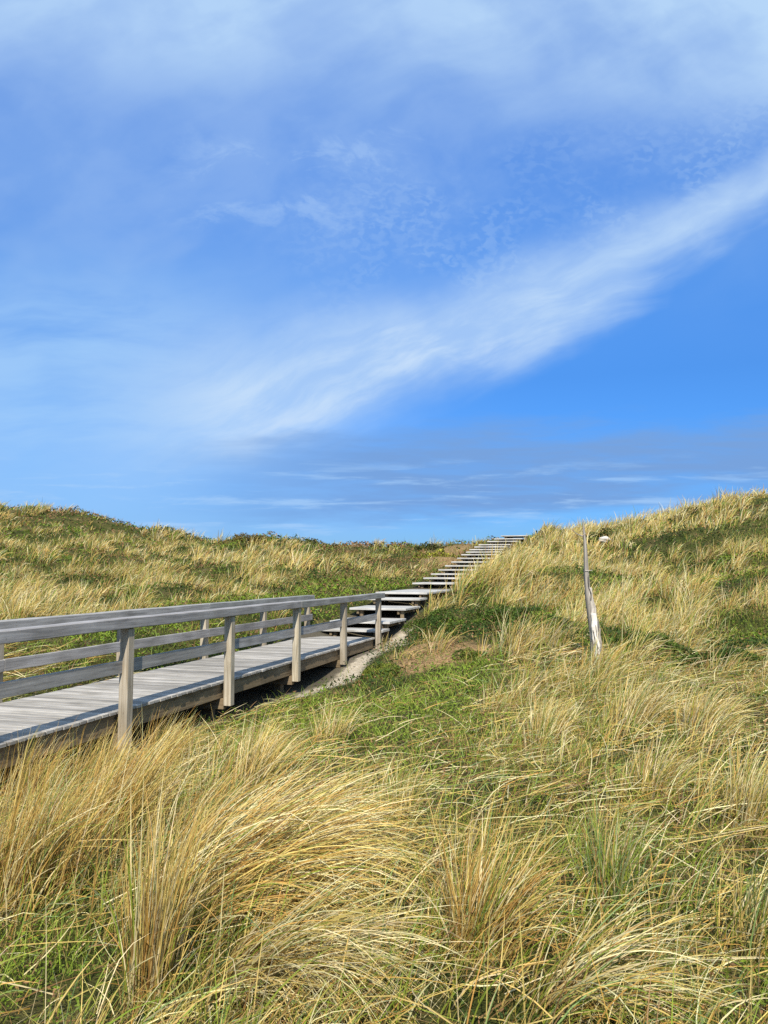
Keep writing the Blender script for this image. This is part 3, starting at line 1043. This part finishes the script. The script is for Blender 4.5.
class X:
    """a value in the node tree with arithmetic"""
    def __init__(self, s):
        self.s = s

    @staticmethod
    def op(kind, *args):
        m = nd(nt, 'ShaderNodeMath', operation=kind)
        for i, v in enumerate(args):
            if isinstance(v, X):
                nt.links.new(v.s, m.inputs[i])
            else:
                m.inputs[i].default_value = v
        return X(m.outputs[0])

    def __add__(a, b): return X.op('ADD', a, b)
    __radd__ = __add__
    def __sub__(a, b): return X.op('SUBTRACT', a, b)
    def __rsub__(a, b): return X.op('SUBTRACT', b, a)
    def __mul__(a, b): return X.op('MULTIPLY', a, b)
    __rmul__ = __mul__
    def __truediv__(a, b): return X.op('DIVIDE', a, b)


def ss(a, b, v):
    m = nd(nt, 'ShaderNodeMapRange', interpolation_type='SMOOTHSTEP')
    nt.links.new(v.s, m.inputs[0])
    m.inputs[1].default_value = a; m.inputs[2].default_value = b
    return X(m.outputs[0])


def noise(u, v, detail=5, rough=.55, dist=0.0, w=0.0):
    c = nd(nt, 'ShaderNodeCombineXYZ')
    nt.links.new(u.s, c.inputs[0]); nt.links.new(v.s, c.inputs[1]); c.inputs[2].default_value = w
    n = nd(nt, 'ShaderNodeTexNoise')
    n.inputs['Scale'].default_value = 1; n.inputs['Detail'].default_value = detail
    n.inputs['Roughness'].default_value = rough; n.inputs['Distortion'].default_value = dist
    nt.links.new(c.outputs[0], n.inputs['Vector'])
    return X(n.outputs[0])


def lin(c):
    return tuple((v / 255 / 12.92) if v < 10 else ((v / 255 + .055) / 1.055) ** 2.4 for v in c)


def disp(c):
    return tuple(v * KD for v in lin(c))


tc = nd(nt, 'ShaderNodeTexCoord')
sp = nd(nt, 'ShaderNodeSeparateXYZ')
nt.links.new(tc.outputs['Generated'], sp.inputs[0])
dx_, dy_, dz_ = X(sp.outputs[0]), X(sp.outputs[1]), X(sp.outputs[2])
ay = X.op('MAXIMUM', X.op('ABSOLUTE', dy_), .12)
u = dx_ / ay * 7.7           # bearing and height over the northern horizon
v = dz_ / ay * 7.7
el = X.op('MAXIMUM', dz_, 0.0)
tint = nd(nt, 'ShaderNodeValToRGB')
TN = [(0.0, (.17, .37, .75)), (.05, (.20, .40, .78)), (.13, (.20, .47, .88)), (.24, (.23, .54, .96)), (.36, (.38, .78, 1.25)), (.6, (.55, 1.05, 1.75)), (1, (.6, 1.1, 1.8))]
while len(tint.color_ramp.elements) < len(TN):
    tint.color_ramp.elements.new(.5)
for e_, (p_, c_) in zip(tint.color_ramp.elements, TN):
    e_.position = p_; e_.color = (*[q_ * .92 for q_ in c_], 1)
nt.links.new(el.s, tint.inputs[0])
col = mixc(nt, 1.0, sky.outputs[0], tint.outputs[0], 'MULTIPLY')


def cover(col, alpha, c):
    a = X.op('MINIMUM', X.op('MAXIMUM', alpha, 0.0), 1.0)
    return mixc(nt, a.s, col, c)


# warped coordinates
wu = u + (noise(u * .5, v * .5, 3, .5, 0, 1.7) - .5) * .9
wv = v + (noise(u * .5, v * .5, 3, .5, 0, 8.3) - .5) * .7
# along and across the direction of the cirrus (rising to the right)
ca, sa = math.cos(R(24)), math.sin(R(24))
al = wu * ca + wv * sa
ac = wv * ca - wu * sa
fib = noise(al * .40, ac * 1.9, 5, .58, 0, 3.1)
fib2 = noise(al * 1.1, ac * 3.6, 6, .6, .1, 5.1)
big = noise(wu * .32, wv * .45, 4, .55, .2, 11.0)
# high veil that thickens to the top and right
mot = noise(wu * .80, wv * 1.05, 5, .52, .1, 14.0)
veil = ss(2.0, 5.2, wv + wu * .12) * ss(.30, .66, big * .75 + fib * .25) * (.65 + .4 * ss(.33, .67, mot))
col = cover(col, veil * (.26 + .40 * ss(4.5, 5.7, v + u * .05)) + ss(4.3, 5.9, v + u * .10) * (.38 + .22 * ss(.33, .67, mot)), disp((182, 214, 248)))
grey = ss(1.6, 3.4, wv) * ss(.50, .36, big) * ss(5.9, 4.2, v) * ss(2.6, -1.0, u)
col = cover(col, grey * .6, disp((135, 176, 237)))
# left hand haze in low flat streaks
lz = noise(wu * .35, wv * 1.5, 5, .6, .2, 21.0)
haze_l = ss(-.6, -3.2, u) * ss(.75, 1.5, v) * ss(3.6, 2.0, v) * ss(.30, .62, lz)
col = cover(col, haze_l * .75, disp((172, 212, 251)))
wide = ss(.9, -3.8, u) * ss(3.9, 1.6, v) * ss(.2, .9, v)
col = cover(col, wide * .50, disp((152, 203, 254)))
col = cover(col, ss(1.8, -1.2, u) * (.14 + .14 * ss(.35, .65, noise(wu * .5, wv * .8, 4, .55, 0, 27.0))), disp((160, 196, 244)))
# the main cirrus band, bending upwards to the right
du = u + 1.84
mid = 1.58 + du * .174 + du * du * .041
off0 = v - mid + (noise(u * .7, v * .7, 4, .55, 0, 31.0) - .5) * .6 + (fib - .5) * .5
off = off0 / X.op('MAXIMUM', 1.08 - u * .13, .5)
lo = ss(-.80, .05, off)
hi = ss(1.05, .05, off)
ends = ss(-3.4, -1.2, u)
band = lo * hi * ends
col = cover(col, band * (.58 + .42 * ss(.36, .66, fib * .6 + fib2 * .4)), disp((193, 221, 250)))
core = ss(-.50, -.1, off) * ss(.50, .05, off) * ss(-2.3, -.9, u) * ss(2.4, .6, u) * ss(.42, .62, fib2 * .5 + fib * .5)
col = cover(col, core * .40, disp((214, 231, 252)))
# rippled fringe above the band
rip = noise(u * 9.5 + (fib - .5) * 2, v * 13, 3, .5, .4, 41.0)
pat = noise(u * .8, v * .9, 3, .5, 0, 44.0)
fr = ss(.1, .7, off) * ss(2.6, 1.0, off) * ss(-1.6, .2, u) * ss(.42, .62, rip) * ss(.38, .58, pat)
col = cover(col, fr * .26, disp((176, 208, 246)))
upv = ss(.7, 1.9, off) * ss(.34, .66, noise(al * .8, ac * 1.2, 5, .55, 0, 48.0))
col = cover(col, upv * .30, disp((160, 194, 242)))
# wisps at the upper left
ws = noise(wu * 1.5 + wv * .6, wv * 2.6, 6, .65, .5, 52.0)
wm = ss(-2.6, -1.5, u) * ss(1.2, -.2, u) * ss(3.2, 3.8, v) * ss(4.9, 4.2, v)
col = cover(col, wm * ss(.50, .68, ws) * .42, disp((172, 205, 247)))
# grey-blue stratus low over the dunes
so_ = v - (.78 + (u + 2.3) * .055) + (noise(u * .45, v * 2.5, 5, .6, .2, 61.0) - .5) * .75
stt = ss(-.52, -.20, so_) * ss(.56, .28, so_) * ss(-3.0, .4, u)
sm = noise(u * .8, v * 7, 4, .6, .3, 66.0)
low_l = ss(.6, -3.0, u) * ss(1.5, .3, v)
col = cover(col, low_l * .45, disp((156, 203, 250)))
col = cover(col, stt * (.65 + .35 * ss(.3, .6, sm)), disp((120, 163, 221)))
wl = noise(u * .9 + 3, v * 8, 5, .6, .3, 71.0)
lowv = ss(.15, .45, v) * ss(1.25, .8, v)
col = cover(col, lowv * ss(.50, .70, wl) * .7, disp((168, 207, 250)))
nt.links.new(col, bg.inputs['Color'])

scene.view_settings.view_transform = 'Standard'
scene.view_settings.look = 'None'
scene.view_settings.gamma = 1
scene.view_settings.exposure = EXPOSURE
scene.render.film_transparent = False
scene.cycles.use_denoising = False
scene.cycles.max_bounces = 5
scene.cycles.diffuse_bounces = 3
scene.cycles.caustics_reflective = False
scene.cycles.caustics_refractive = False
scene.cycles.transparent_max_bounces = 4
